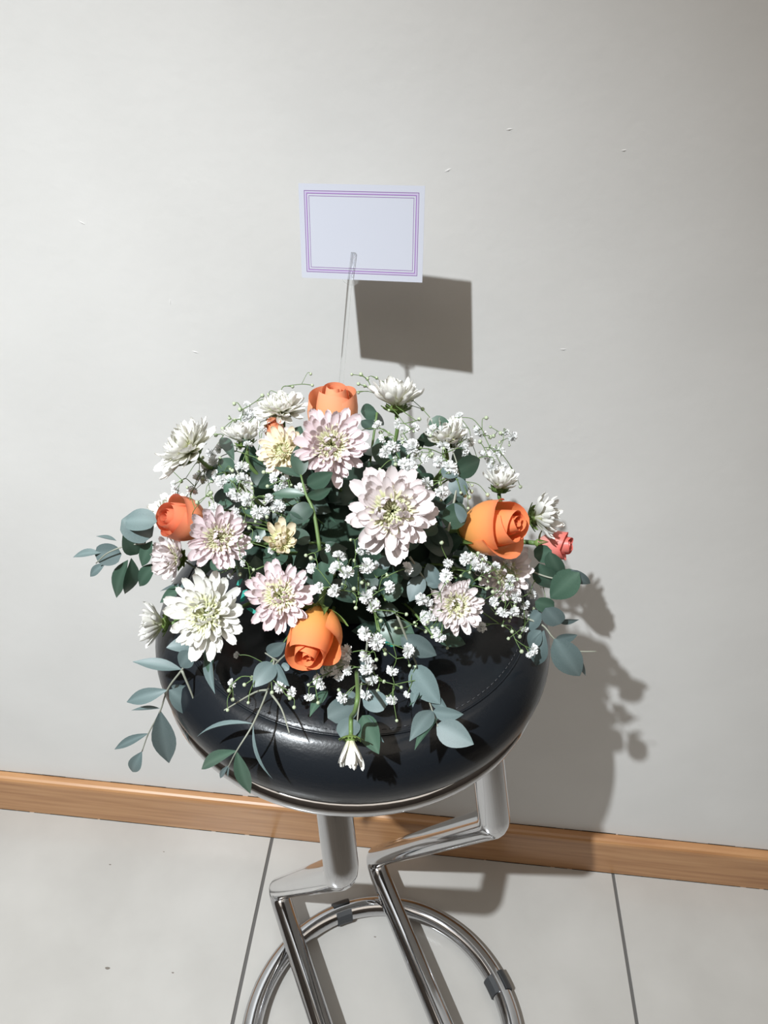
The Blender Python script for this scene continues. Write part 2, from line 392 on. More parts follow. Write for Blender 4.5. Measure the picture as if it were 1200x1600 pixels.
border('border_line', bx - 0.0021, by - 0.0021, 0.0005, 'card_print', 0.00007)
border('border_line', bx - 0.0040, by - 0.0040, 0.0004, 'card_print', 0.00007)
pick = empty('card_pick', P(533, 610, Y=.60), 'clear plastic card pick holding the message card', 'card holder')
PM = Matrix.Translation(-pick.location)
def card_pt(px, py, dz):
    d = ray(px, py); t = (cc - CAMPOS).dot(cn) / d.dot(cn); return CAMPOS + d * t + cn * dz
bot = P(520, 760, Y=.58)
p1, p2 = card_pt(547, 441, 0.0019), card_pt(553, 394, 0.0023)
link('stick', tube('stick', [bot, bot.lerp(p1, .33), bot.lerp(p1, .66), p1, p1.lerp(p2, .5), p2], 0.0021, 12), 'clear_plastic', pick, PM)
v, f = [], []
dc = card_pt(549, 427, -0.0014); n = 28
for z in (-0.0007, 0.0007):
    for k in range(n):
        a = 2 * math.pi * k / n; v.append(dc + (cx * math.cos(a) + cu * math.sin(a)) * 0.0104 + cn * z)
f = [tuple(range(n))[::-1], tuple(range(n, 2 * n))] + [(k, (k + 1) % n, n + (k + 1) % n, n + k) for k in range(n)]
link('back_disc', mesh('back_disc', v, f, False), 'clear_plastic', pick, PM)

# ------------------------------------------------------------------ flower parts
def attr(me, name, vals):
    a = me.attributes.new(name, 'FLOAT', 'POINT')
    for i, q in enumerate(vals): a.data[i].value = q
def petal_mesh(name, width=0.3, cup=0.3, curl=0.15, tipw=0.75, nl=7, nw=4, tip=0.0):
    v, f, al = [], [], []
    for i in range(nl + 1):
        t = 1 - (1 - i / nl) ** 1.5
        wv = width * (0.30 + 0.70 * math.sin(min(1, t / tipw) * math.pi / 2))
        if t > tipw: wv *= max(0.16, math.sqrt(max(0.0, 1 - ((t - tipw) / (1 - tipw)) ** 2)))
        for k in range(nw + 1):
            u = -1 + 2 * k / nw
            v.append((t - 0.03 * abs(u) * (i == nl), u * wv / 2, cup * wv * (u * u) * (1 - 0.5 * t) + curl * t * t + tip * max(0, t - .75) ** 2 * 8)); al.append(t)
    for i in range(nl):
        for k in range(nw):
            a = i * (nw + 1) + k; f.append((a, a + 1, a + nw + 2, a + nw + 1))
    me = mesh(name, v, f); attr(me, 'along', al); return me
PET = {'broad': [petal_mesh('petal', .36, .30, .10, .62), petal_mesh('petal', .33, .42, -.04, .62, tip=.2), petal_mesh('petal', .38, .22, .18, .60)],
       'mid': [petal_mesh('petal', .31, .40, .14, .66, tip=.2), petal_mesh('petal', .28, .5, .24, .68), petal_mesh('petal', .33, .32, .04, .64, tip=.3)],
       'slim': [petal_mesh('petal', .24, .45, .10, .74), petal_mesh('petal', .21, .55, -.05, .75, tip=.2), petal_mesh('petal', .25, .38, .18, .72, tip=.2)],
       'inner': [petal_mesh('petal', .28, .6, .40, .72, 6, 4, tip=.5), petal_mesh('petal', .25, .7, .5, .72, 6, 4, tip=.6)]}
def centre_mesh(seed):
    rnd = random.Random(seed); v, f, al = [], [], []
    for k in range(84):                                       # tight florets on a low dome
        q = (k + .5) / 84; th = k * 2.39996; rr = 0.26 * math.sqrt(q); el = math.radians(86 - 42 * q); L = 0.17 + 0.15 * q + rnd.uniform(-.02, .03)
        base = Vector((rr * math.cos(th) * .8, rr * math.sin(th) * .8, 0.02)); di = Vector((math.cos(th) * math.cos(el), math.sin(th) * math.cos(el), math.sin(el)))
        sd_ = Vector((-math.sin(th), math.cos(th), 0)); inn = di.cross(sd_)
        w = 0.021 + 0.014 * q; b0 = len(v)
        for t, ww, cu_ in ((0, .6, 0), (.6, 1, .02), (1, .45, -.06)):
            p = base + di * L * t + inn * cu_
            v += [p - sd_ * w * ww, p + inn * w * -.5 * ww, p + sd_ * w * ww]; al += [t] * 3
        for i in range(2):
            for j in range(2): a = b0 + i * 3 + j; f.append((a, a + 1, a + 4, a + 3))
    me = mesh('centre', v, f); attr(me, 'along', al); return me
CENTRES = [centre_mesh(s) for s in (1, 2, 3)]
def bract_mesh():
    v, f = [], []
    for layer, (n, el, L, w) in enumerate(((9, -20, .34, .10), (9, 8, .42, .10))):
        for k in range(n):
            th = 2 * math.pi * (k + .5 * layer) / n; e = math.radians(el); rd = Vector((math.cos(th), math.sin(th), 0)); sd_ = Vector((-math.sin(th), math.cos(th), 0)); b0 = len(v)
            for t, ww in ((0, .8), (.5, 1), (.85, .6), (1, .08)):
                p = rd * (0.05 + L * t * math.cos(e * (1 - t))) + Vector((0, 0, -.19 + .17 * t * t + .02 * layer))
                v += [p - sd_ * w * ww, p + Vector((0, 0, -.03)) - rd * -.0, p + sd_ * w * ww]
            for i in range(3):
                for j in range(2): a = b0 + i * 3 + j; f.append((a, a + 1, a + 4, a + 3))
    # receptacle
    n = 12; prof = [(0.03, -.30), (.07, -.24), (.16, -.17), (.22, -.08), (.18, 0.02), (.05, .05)]; b0 = len(v)
    for r, z in prof:
        for k in range(n): a = 2 * math.pi * k / n; v.append(Vector((r * math.cos(a), r * math.sin(a), z)))
    for i in range(len(prof) - 1):
        for k in range(n): f.append((b0 + i * n + k, b0 + i * n + (k + 1) % n, b0 + (i + 1) * n + (k + 1) % n, b0 + (i + 1) * n + k))
    return mesh('calyx', v, f)
CALYX = bract_mesh()
# layers: (count, petal kind, length, elevation deg, base radius, base height)
STY = {'full': [(15, 'broad', .88, 3, .13, .0), (16, 'broad', .82, 12, .13, .03), (16, 'mid', .72, 23, .12, .06), (16, 'mid', .60, 34, .11, .08), (15, 'inner', .46, 44, .14, .09), (15, 'inner', .34, 52, .17, .10)],
       'fine': [(14, 'mid', .88, 3, .13, .0), (17, 'slim', .82, 11, .13, .03), (18, 'slim', .71, 20, .13, .05), (18, 'slim', .59, 30, .13, .07), (18, 'slim', .47, 41, .13, .09), (17, 'inner', .35, 52, .14, .10)],
       'open': [(15, 'mid', .88, 2, .14, .0), (16, 'mid', .84, 11, .13, .03), (16, 'slim', .74, 22, .12, .06), (15, 'slim', .62, 35, .11, .08), (15, 'inner', .40, 46, .15, .09)],
       'daisy': [(18, 'slim', .90, 4, .13, .0), (17, 'slim', .86, 14, .12, .03), (16, 'slim', .72, 28, .11, .05), (14, 'inner', .42, 42, .14, .07)],
       'cup': [(14, 'mid', .86, 30, .12, .0), (14, 'slim', .84, 42, .11, .03), (13, 'slim', .76, 54, .10, .05), (12, 'inner', .56, 64, .08, .06)],
       'bud': [(9, 'mid', .86, 36, .12, .0), (11, 'slim', .76, 52, .13, .02), (13, 'inner', .58, 58, .14, .05), (12, 'inner', .50, 68, .11, .06)],
       'droop': [(12, 'slim', 1.25, 66, .17, .0), (10, 'slim', 1.2, 74, .12, .02), (7, 'slim', 1.05, 82, .06, .02)]}
MG = 'chrysanthemums in the arrangement'
def mum(px, py, rpx, o, fc, style, pal, label, stem=None, Y=None, seed=0, pal2=None, centre='petal_centre'):
    Y = Y * K if Y else None; rnd = random.Random(px * 13 + py + seed); p = P(px, py, o, Y); R_ = px2m(p, rpx); n = facing(p, *fc)
    root = empty('chrysanthemum', p, label, 'flower', MG)
    rot = frame(n) @ Matrix.Rotation(rnd.uniform(0, 6.28), 4, 'Z')
    S = Matrix.Diagonal((R_, R_, R_, 1))
    L_ = STY[style]
    for li, (cnt, kind, ln, el, br, bh) in enumerate(L_):
        a0 = rnd.uniform(0, 6.28)
        for k in range(cnt):
            th = a0 + 2 * math.pi * (k + rnd.uniform(-.34, .34)) / cnt; e = math.radians(el + rnd.uniform(-12, 12)); l = ln * rnd.uniform(.82, 1.10)
            me = rnd.choice(PET[kind])
            M = Matrix.Rotation(th, 4, 'Z') @ Matrix.Translation((br, 0, bh)) @ Matrix.Rotation(-e, 4, 'Y') @ Matrix.Rotation(rnd.uniform(-.38, .38), 4, 'X') @ Matrix.Diagonal((l, l * rnd.uniform(.9, 1.15), l, 1))
            link('petal', me, pal if (li > 0 or pal2 is None) else pal2, root, rot @ S @ M)
    if style != 'droop': link('centre', CENTRES[rnd.randrange(3)], centre, root, rot @ S @ Matrix.Translation((0, 0, .11)) @ Matrix.Diagonal((1.1, 1.1, 1.0, 1)))
    link('calyx', CALYX, 'sepal', root, rot @ S @ Matrix.Diagonal((1.25, 1.25, 1.15, 1) if style == 'droop' else (1, 1, 1, 1)))
    b_ = p - n * R_ * .28
    if stem is None:
        core = Vector((DOME.x, DOME.y, SEAT_TOP + 0.03)); pts = [b_, b_ - n * 0.018, (b_ - n * 0.03).lerp(core, .35), (b_ - n * .03).lerp(core, .8)]
    else: pts = [b_, b_ - n * 0.012] + stem
    link('stem', tube('stem', [q - p for q in catmull(pts, 5)], 0.0017, 7), 'stem_green', root)
    return root

# rose: overlapping petal shells around a tight spiral
def rose_petal(a0, hw, Rm, Hh, close, flare, dip, point, thick=0.0):
    v, f, al = [], [], []; nu, nv = 12, 9
    for i in range(nv + 1):
        t = i / nv
        for k in range(nu + 1):
            u = -1 + 2 * k / nu
            prof = math.sin(math.pi * (.12 + .60 * t))
            r = Rm * prof * (1 - close * t)
            lip = max(0, (t - .72) / .28)
            r += flare * Rm * lip ** 2 * (1 - .35 * u * u)
            hgt = Hh * t * (1 - dip * abs(u) ** 2.6) + point * Hh * lip * max(0, 1 - abs(u) * 1.6)
            hgt -= flare * Rm * .55 * lip ** 3
            a = a0 + u * hw * (0.55 + 0.45 * math.sin(min(1, t * 1.4) * math.pi / 2)) 
            rr = r * (1 + .05 * u)                            # one edge tucks under the next petal
            v.append((rr * math.cos(a), rr * math.sin(a), hgt)); al.append(t)
    for i in range(nv):
        for k in range(nu): q = i * (nu + 1) + k; f.append((q, q + 1, q + nu + 2, q + nu + 1))
    me = mesh('petal', v, f); attr(me, 'along', al); return me
RG = 'roses in the arrangement'
def rose(px, py, rpx, hpx, o, fc, pal, label, Y=None, open_=1.0, seed=0, spin=0.0, stem=None, pt=.045):
    rnd = random.Random(seed + px); p = P(px, py, o, Y); R_, Hh = px2m(p, rpx), px2m(p, hpx); n = facing(p, *fc)
    root = empty('rose', p, label, 'flower', RG); rot = frame(n, RIGHT) @ Matrix.Rotation(spin, 4, 'Z') @ Matrix.Translation((0, 0, -Hh * .5))
    N = 11
    for i in range(N):
        q = i / (N - 1); a0 = i * 2.30 + rnd.uniform(-.25, .25)
        Rm = R_ * (.09 + .88 * q ** 1.15); hw = math.radians(128 - 52 * q)
        H_ = Hh * (.90 + .10 * math.sin(q * 2.6) - .13 * q ** 3 * open_ + rnd.uniform(-.02, .02))
        fl_ = (.01 + .34 * q ** 3 * open_); cl = .34 * (1 - q) + .05 - .08 * q * open_
        me = rose_petal(a0, hw, Rm, H_, cl, fl_, .03 + .10 * q, pt * q)
        tl = Matrix.Rotation(rnd.uniform(-.05, .05) * q, 4, 'X') @ Matrix.Rotation(rnd.uniform(-.05, .05) * q, 4, 'Y')
        link('petal', me, pal, root, rot @ tl)
    # sepals and hip
    for k in range(5):
        th = 2 * math.pi * k / 5 + .4; v, f = [], []
        for i in range(6):
            t = i / 5; w = R_ * .26 * (1 - t) ** .7 * (1 if t > 0 else .8); rad = Vector((math.cos(th), math.sin(th), 0)); sd_ = Vector((-math.sin(th), math.cos(th), 0))
            e = rnd.uniform(.5, 1.1)
            c_ = rad * R_ * (.28 + .85 * t * (1 if k % 2 else .8)) + Vector((0, 0, Hh * (.0 + (.20 if k % 2 else .42) * t * t)))
            v += [c_ - sd_ * w, c_ - rad * .0015, c_ + sd_ * w]
        for i in range(5):
            for j in range(2): a = i * 3 + j; f.append((a, a + 1, a + 4, a + 3))
        link('sepal', mesh('sepal', v, f), 'sepal', root, rot)
    prof = [(.02, -.34), (.13, -.30), (.26, -.16), (.30, -.02), (.26, .06)]
    link('hip', lathe('hip', [(r * R_, z * R_ ) for r, z in prof], 14), 'sepal', root, rot)
    b_ = p - n * (Hh * .5 + R_ * .3); core = Vector((DOME.x, DOME.y, SEAT_TOP + 0.03))
    pts = [b_, b_ - n * 0.02, (b_ - n * .03).lerp(core, .5), core.lerp(b_, .15)] if stem is None else [b_] + stem
    link('stem', tube('stem', [q - p for q in catmull(pts, 5)], 0.0024, 8), 'stem_green', root)
    return root

# ------------------------------------------------------------------ foam core
root = empty('floral_foam', (DOME.x, DOME.y, SEAT_TOP), 'dark green floral foam block hidden among the stems', 'floral foam')
prof = [(.075, 0), (.08, .03), (.078, .06), (.065, .085), (.04, .095), (0, .098)]
link('block', lathe('block', prof, 24), 'foam', root)
for (x, y, tx, ty) in ((383, 922, 378, 940), (388, 950, 400, 958), (376, 905, 372, 915), (600, 1003, 615, 1010)):
    a, b_ = P(x, y, -.02), P(tx, ty, -.018); s_ = Vector((0.002, 0, 0.001))
    link('tape', mesh('tape', [q - root.location for q in (a - s_, a + s_, b_ + s_, b_ - s_)], [(0, 1, 2, 3)], False), 'ribbon_teal', root)

# ------------------------------------------------------------------ chrysanthemums
mum(517, 697, 63, .018, (.05, .15), 'fine', 'petal_pink', 'pale pink chrysanthemum just below the topmost orange rose')
mum(612, 800, 78, .020, (-.02, .05), 'full', 'petal_blush', 'largest blush-white chrysanthemum at the centre of the arrangement')
mum(440, 645, 48, -.004, (-.35, 1.7), 'full', 'petal_white', 'white chrysanthemum facing up, just left of the topmost rose')
mum(620, 634, 54, .0, (.05, 2.9), 'cup', 'petal_white', 'white chrysanthemum seen from its green base, right of the topmost rose')
mum(298, 706, 62, .006, (-1.5, 1.25), 'full', 'petal_white', 'white chrysanthemum jutting out at upper left against the wall', stem=[P(350, 735, -.02), P(420, 800, -.06)], Y=.50)
mum(383, 690, 40, .0, (-.6, 2.4), 'cup', 'petal_white', 'white chrysanthemum facing up behind the upper left green leaves')
mum(444, 706, 42, .004, (-.5, .25), 'open', 'petal_cream', 'small cream chrysanthemum left of the pale pink one', seed=1, pal2='petal_blush')
mum(268, 802, 42, -.012, (-.9, 1.2), 'open', 'petal_white', 'white chrysanthemum half hidden behind the left coral rose')
mum(276, 872, 44, .012, (-.75, .0), 'cup', 'petal_blush', 'blush chrysanthemum directly below the left coral rose')
mum(341, 842, 53, .016, (.15, .1), 'fine', 'petal_pink', 'pinkish-white chrysanthemum at the right of the left coral rose')
mum(440, 848, 43, .004, (-.05, .35), 'bud', 'petal_cream', 'half-open greenish cream chrysanthemum bud above the lower pink flower', pal2='petal_cream', centre='petal_centre_green')
mum(438, 932, 59, .020, (-.15, .15), 'fine', 'petal_pink', 'pink chrysanthemum touching the lower orange rose')
mum(326, 960, 70, .022, (-.45, .02), 'fine', 'petal_white', 'bright white chrysanthemum at lower left over the seat edge')
mum(254, 974, 45, .0, (-2.8, -.05), 'cup', 'petal_white', 'white chrysanthemum facing left seen edge-on above the stool seat', stem=[P(275, 968, .0, .474), P(330, 955, -.03)], Y=.452)
mum(712, 944, 48, .014, (.15, -.2), 'fine', 'petal_blush', 'small blush chrysanthemum with olive centre at lower right')
mum(697, 690, 45, .004, (.1, 1.5), 'cup', 'petal_white', 'white chrysanthemum behind tiny blossoms at upper right')
mum(781, 762, 38, -.008, (.25, 2.0), 'cup', 'petal_white', 'white chrysanthemum just above the large right orange rose')
mum(836, 808, 50, -.012, (2.2, .25), 'cup', 'petal_white', 'white chrysanthemum facing right behind the large right orange rose')
mum(790, 893, 46, -.008, (.3, -.25), 'open', 'petal_blush', 'shaded chrysanthemum beneath the large right orange rose')
mum(548, 1157, 34, .0, (-.05, -2.2), 'droop', 'petal_white', 'drooping closed white chrysanthemum bud hanging over the black seat', stem=[P(555, 1110, Y=.351), P(559, 1085, Y=.359), P(557, 1050, Y=.406)], Y=.330)
mum(520, 1030, 30, -.010, (.3, -.7), 'daisy', 'petal_white', 'small pale chrysanthemum tucked under the lower orange rose')

# ------------------------------------------------------------------ roses
rose(523, 645, 42, 90, .004, (-.02, 1.7), 'rose_peach', 'peach-orange rose at the very top of the arrangement', seed=246, open_=.5, spin=4.4, pt=.0)
rose(287, 814, 39, 82, .014, (-1.0, .25), 'rose_coral', 'coral-orange rose at the left of the arrangement', seed=485, open_=.7, spin=3.0, pt=.0)
rose(769, 822, 49, 112, .016, (1.05, .12), 'rose_orange', 'large orange rose at the right of the arrangement', seed=3, open_=1.1, spin=.9)
rose(489, 993, 46, 104, .022, (-.24, -.95), 'rose_orange', 'orange rose pointing down at the front of the arrangement', seed=4, open_=.8, spin=2.0)
rose(868, 850, 25, 52, -.03, (1.9, -.1), 'rose_pink', 'small pinkish-red rose at the far right edge', seed=6, open_=.7)
rose(430, 672, 18, 36, -.012, (-.3, 1.0), 'rose_peach', 'small orange rose mostly hidden behind blossoms at upper left', seed=8, open_=.4)

# ------------------------------------------------------------------ eucalyptus
def leaf_mesh(wid, shape, bend):
    v, f, vn = [], [], []; nl, nw = 9, 4
    for i in range(nl + 1):
        t = i / nl
        if shape == 'round': w = math.sqrt(max(0, 1 - (2 * t - 1) ** 2)) ** .9
        elif shape == 'ovate': w = (math.sin(math.pi * t ** .78) ** .8)
        else: w = math.sin(math.pi * t ** .9) ** 1.05
        w = max(w, .03) * wid / 2
        for k in range(nw + 1):
            u = -1 + 2 * k / nw
            v.append((t, u * w, .035 * w * u * u * 2 + bend * (t * (1 - t) * 4) * .5 )); vn.append(.55 if k == nw // 2 else 0.0)
    for i in range(nl):
        for k in range(nw): a = i * (nw + 1) + k; f.append((a, a + 1, a + nw + 2, a + nw + 1))
    me = mesh('leaf', v, f); attr(me, 'vein', vn); return me
LEAF = {s: [leaf_mesh(1.0, s, b_) for b_ in (.12, .2, .06)] for s in ('round', 'ovate', 'lance')}
def add_leaf(root, a, t, w, roll, mat, rnd, shape=None):
    d = t - a; L = d.length; x = d.normalized(); mid = (a + t) / 2
    n = (CAMPOS - mid).normalized(); n = (n - x * n.dot(x)).normalized(); n = Quaternion(x, roll) @ n
    y = n.cross(x); M = Matrix((x, y, n)).transposed().to_4x4(); M.translation = a - root.location
    ar = w / L
    if shape is None: shape = 'round' if ar > .72 else ('ovate' if ar > .42 else 'lance')
    return link('leaf', rnd.choice(LEAF[shape]), mat, root, M @ Matrix.Diagonal((L, w, L, 1)))
def sprig(label, stems, leaves, mat='leaf_blue', smat='stem_grey', Y=None, r=.0009, o=0.012, group='eucalyptus sprigs'):
    """stems: lists of (px, py[, Y]); leaves: (bx, by, tx, ty, width px, roll[, material[, Y base[, Y tip]]])"""
    ky = lambda y: y * K if y else None
    rnd = random.Random(label); S = [[P(q[0], q[1], o, ky(q[2] if len(q) > 2 else Y)) for q in s] for s in stems]
    root = empty('eucalyptus_sprig', S[0][0], label, 'leaves', group)
    V, Fc = [], []
    for s in S: tube_data([q - root.location for q in catmull(s, 5)], lambda t: r * (1.15 - .6 * t), 6, False, V, Fc)
    link('stem', mesh('stem', V, Fc), smat, root)
    for q in leaves:
        bx, by, tx, ty, w, roll = q[:6]; m_ = q[6] if len(q) > 6 and q[6] else mat
        yb = q[7] if len(q) > 7 else Y; yt = q[8] if len(q) > 8 else yb
        a = P(bx, by, o, ky(yb)); t = P(tx, ty, o + .004, ky(yt))
        add_leaf(root, a, t, px2m(a, w), roll, m_, rnd)
    return root
B, Gn, Dp = 'leaf_blue', 'leaf_green', 'leaf_deep'
sprig('blue-grey eucalyptus sprig sticking out at far left beside the coral rose', [[(330, 905, .50), (262, 860, .485), (215, 850, .475), (172, 862, .47), (150, 880, .47)]],
      [(238, 838, 190, 812, 46, .1, B), (245, 815, 196, 815, 40, .5, B), (215, 866, 196, 820, 40, .3, Gn), (190, 866, 148, 866, 36, -.2, B), (158, 864, 114, 871, 16, .7, B), (165, 880, 141, 901, 15, .4, B), (182, 845, 150, 838, 12, 1.0, B),
       (200, 875, 182, 934, 30, .7, Gn), (205, 872, 195, 928, 28, -.6, Gn), (238, 845, 222, 885, 24, .5, Gn), (245, 880, 218, 916, 26, .5, Gn)], Y=.475)
sprig('eucalyptus sprig hanging down past the left edge of the seat', [[(340, 985), (304, 1018, .405), (284, 1047, .40), (262, 1077, .40), (250, 1112, .40), (232, 1146, .40), (222, 1174, .40)], [(284, 1047, .40), (300, 1085, .395), (309, 1116, .395)]],
      [(284, 1046, 207, 1034, 20, .35, B, .40), (300, 1018, 282, 1042, 30, .2, B, .40), (262, 1078, 198, 1097, 24, .1, B, .40), (250, 1107, 205, 1110, 11, .9, B, .40), (264, 1078, 308, 1116, 34, -.2, B, .40), (268, 1074, 292, 1072, 16, .8, B, .405),
       (250, 1110, 264, 1192, 38, .2, B, .40), (232, 1146, 179, 1171, 15, .3, B, .40), (222, 1174, 207, 1206, 22, .2, B, .40)], r=.0010)
sprig('thin-leaved eucalyptus sprig hanging over the front left of the seat', [[(432, 1010), (420, 1072), (396, 1130), (370, 1173), (354, 1204)], [(418, 1078), (398, 1082), (350, 1110)], [(423, 1083), (440, 1108), (452, 1145)]],
      [(396, 1131, 308, 1151, 11, .9, B), (396, 1132, 426, 1217, 10, 1.0, B), (370, 1173, 315, 1202, 24, .5, Gn), (370, 1174, 391, 1240, 26, .4, Gn), (357, 1196, 344, 1216, 9, .4, B), (358, 1196, 356, 1214, 6, .8, B)], o=.010)
sprig('pair of grey eucalyptus leaves left below the lower orange rose', [[(470, 1000), (436, 1032), (428, 1042)], [(436, 1034), (414, 1020)]],
      [(428, 1036, 396, 1074, 34, .2, B), (430, 1037, 452, 1072, 22, .7, B), (418, 1022, 446, 1004, 24, .2, B), (440, 1038, 452, 1046, 12, .2, B)], o=.016)
sprig('eucalyptus sprig with big rounded leaves over the front right of the seat', [[(620, 960), (640, 1010), (662, 1070), (676, 1112), (684, 1135)]],
      [(626, 996, 682, 1024, 36, .2, B), (645, 1040, 688, 1100, 50, .55, B), (676, 1112, 724, 1116, 24, .4, B), (676, 1110, 640, 1158, 30, .2, B), (682, 1133, 740, 1163, 42, .1, B), (684, 1122, 648, 1172, 18, .8, Gn), (668, 1075, 640, 1103, 14, .9, Gn), (655, 1070, 645, 1105, 16, .6, B), (672, 1085, 700, 1110, 22, .5, B)], o=.010)
sprig('eucalyptus sprig with round leaves behind the drooping bud', [[(575, 1000), (566, 1060), (560, 1110), (556, 1150)]],
      [(560, 1040, 580, 1068, 24, .3, B), (566, 1090, 606, 1100, 34, .2, B), (556, 1100, 512, 1122, 40, .2, B), (556, 1125, 532, 1152, 34, .3, B), (566, 1118, 592, 1178, 36, .2, Gn), (570, 1118, 600, 1160, 20, .7, B), (512, 1078, 484, 1120, 20, .5, Gn), (580, 1060, 560, 1030, 22, .6, B), (556, 1092, 540, 1086, 18, .3, B)], o=.004)
sprig('glossy dark green eucalyptus leaves at right below the pinkish-red rose', [[(800, 880, .49), (850, 900, .485), (878, 905, .48), (905, 905, .48)]],
      [(905, 893, 860, 935, 44, .1, Gn, .478), (893, 890, 922, 912, 24, .6, B, .48), (858, 862, 880, 900, 30, .5, Gn, .485), (842, 880, 868, 920, 40, .5, Gn, .488), (835, 870, 862, 860, 30, .3, Gn, .49)], mat=Gn, Y=.482)
sprig('pale eucalyptus sprig with a large oval leaf hanging at far right', [[(800, 960, .47), (845, 975, .462), (866, 998, .455), (895, 1016, .455), (932, 1018, .455)]],
      [(866, 998, 906, 1056, 46, .05, B, .452), (868, 1000, 902, 992, 22, .8, B, .458), (905, 1022, 915, 1056, 12, .7, B, .458), (852, 950, 876, 975, 34, .3, B, .462), (845, 955, 820, 985, 28, .3, B, .465), (850, 985, 838, 1040, 32, .2, B, .455), (845, 985, 828, 1012, 26, .3, B, .456), (868, 970, 905, 968, 14, .9, B, .47), (836, 940, 866, 948, 26, .4, Gn, .465)], Y=.458)
sprig('fresh green eucalyptus sprig standing up left of the large central chrysanthemum', [[(500, 860, ), (490, 800), (478, 772), (470, 742)]],
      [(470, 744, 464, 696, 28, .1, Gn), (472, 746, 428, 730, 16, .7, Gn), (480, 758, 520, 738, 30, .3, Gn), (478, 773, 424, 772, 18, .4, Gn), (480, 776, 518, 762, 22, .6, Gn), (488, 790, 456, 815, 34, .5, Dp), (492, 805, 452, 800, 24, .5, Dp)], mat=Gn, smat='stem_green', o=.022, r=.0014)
sprig('rounded eucalyptus leaves between the central chrysanthemum and the right rose', [[(700, 830), (712, 770), (716, 735), (706, 700)]],
      [(700, 678, 672, 655, 32, .2, Gn), (708, 738, 750, 718, 36, .3, Gn), (704, 748, 728, 772, 28, .1, B), (690, 812, 730, 800, 42, .3, Gn), (698, 790, 726, 815, 34, .4, B), (712, 735, 692, 745, 26, .5, B)], o=.012)
sprig('small green eucalyptus leaves at upper left beneath the jutting chrysanthemum', [[(400, 800), (375, 745), (352, 700)]],
      [(366, 720, 346, 684, 20, .2, Gn), (364, 735, 342, 718, 26, .2, Gn), (350, 740, 322, 738, 28, .4, Gn), (372, 745, 350, 770, 22, .5, Gn), (385, 700, 378, 676, 16, .4, Gn)], mat=Gn, o=.010)
sprig('blue eucalyptus leaves below the bright white chrysanthemum at lower left', [[(345, 950), (315, 995), (300, 1012)], [(330, 1010), (334, 1075)]],
      [(318, 1004, 260, 1012, 30, .3, B), (326, 1016, 336, 1084, 18, .6, B), (330, 1000, 330, 1060, 18, .5, Gn), (300, 918, 250, 924, 12, .9, B), (270, 925, 266, 946, 16, .2, B), (288, 918, 250, 942, 22, .7, Gn)], o=.004)
sprig('blue eucalyptus leaves right below the large central chrysanthemum', [[(640, 870), (660, 900), (680, 930)]],
      [(668, 880, 690, 925, 26, .3, B), (660, 900, 640, 940, 30, .3, B), (600, 870, 602, 890, 22, .3, B), (655, 880, 636, 900, 26, .3, B), (690, 905, 668, 915, 24, .4, B)], o=-.006)
# dark filler greenery between the flowers
rnd = random.Random(21)
for s in range(46):
    th = rnd.uniform(math.pi * 0.92, math.pi * 2.08) if s % 4 else rnd.uniform(0, 6.28); ph = rnd.uniform(.10, 1.25)
    n = Vector((math.cos(th) * math.cos(ph), math.sin(th) * math.cos(ph), math.sin(ph)))
    tip = DOME + Vector((n.x * DS.x, n.y * DS.y, n.z * DS.z)) * rnd.uniform(.66, .93); base = DOME.lerp(tip, .35) + Vector((0, 0, .01))
    if tip.z < SEAT_TOP + .02: tip.z = SEAT_TOP + .02
    root = empty('eucalyptus_sprig', base, 'dark green leafy filler sprig deep between the flowers', 'leaves', 'dark filler sprigs')
    st_ = catmull([base, base.lerp(tip, .5) + Vector((0, 0, .01)), tip], 5)
    link('stem', tube('stem', [q - base for q in st_], .0012, 5), 'stem_green', root)
    for k in range(7):
        a = st_[min(len(st_) - 1, int(len(st_) * (.25 + .75 * k / 6)))]
        d = Vector((rnd.uniform(-1, 1), rnd.uniform(-1, 1), rnd.uniform(-.6, .8))); d = (d - n * d.dot(n) * .7).normalized()
        L = rnd.uniform(.018, .032); t = a + d * L
        if t.z < SEAT_TOP + .003: t.z = SEAT_TOP + .003
        q = (t - DOME); e = math.sqrt((q.x / DS.x) ** 2 + (q.y / DS.y) ** 2 + (q.z / DS.z) ** 2)
        if e > .97: t = DOME + q * (.97 / e)
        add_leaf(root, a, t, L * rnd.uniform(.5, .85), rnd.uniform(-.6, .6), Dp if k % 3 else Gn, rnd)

# ------------------------------------------------------------------ baby's breath
def blossom_mesh(seed):
    rnd = random.Random(seed); v, f, al = [], [], []
    for k in range(50):
        q = (k + .5) / 50; th = k * 2.39996; el = math.acos(1 - 1.35 * q); di = Vector((math.cos(th) * math.sin(el), math.sin(th) * math.sin(el), math.cos(el)))
        sd_ = di.cross(Vector((rnd.uniform(-1, 1), rnd.uniform(-1, 1), .3))).normalized(); up = di.cross(sd_); b0 = len(v); w = rnd.uniform(.14, .21); L = rnd.uniform(.84, 1.02)
        bent = up * rnd.uniform(-.22, .22)
        for t, ww in ((.2, .35), (.7, 1), (1, .75)):
            p = di * L * t + bent * t * t
            v += [p - sd_ * w * ww, p + up * .05, p + sd_ * w * ww]; al += [t] * 3
        for i in range(2):
            for j in range(2): a = b0 + i * 3 + j; f.append((a, a + 1, a + 4, a + 3))
    me = mesh('blossom', v, f); attr(me, 'along', al); return me
BLO = [blossom_mesh(s) for s in range(4)]
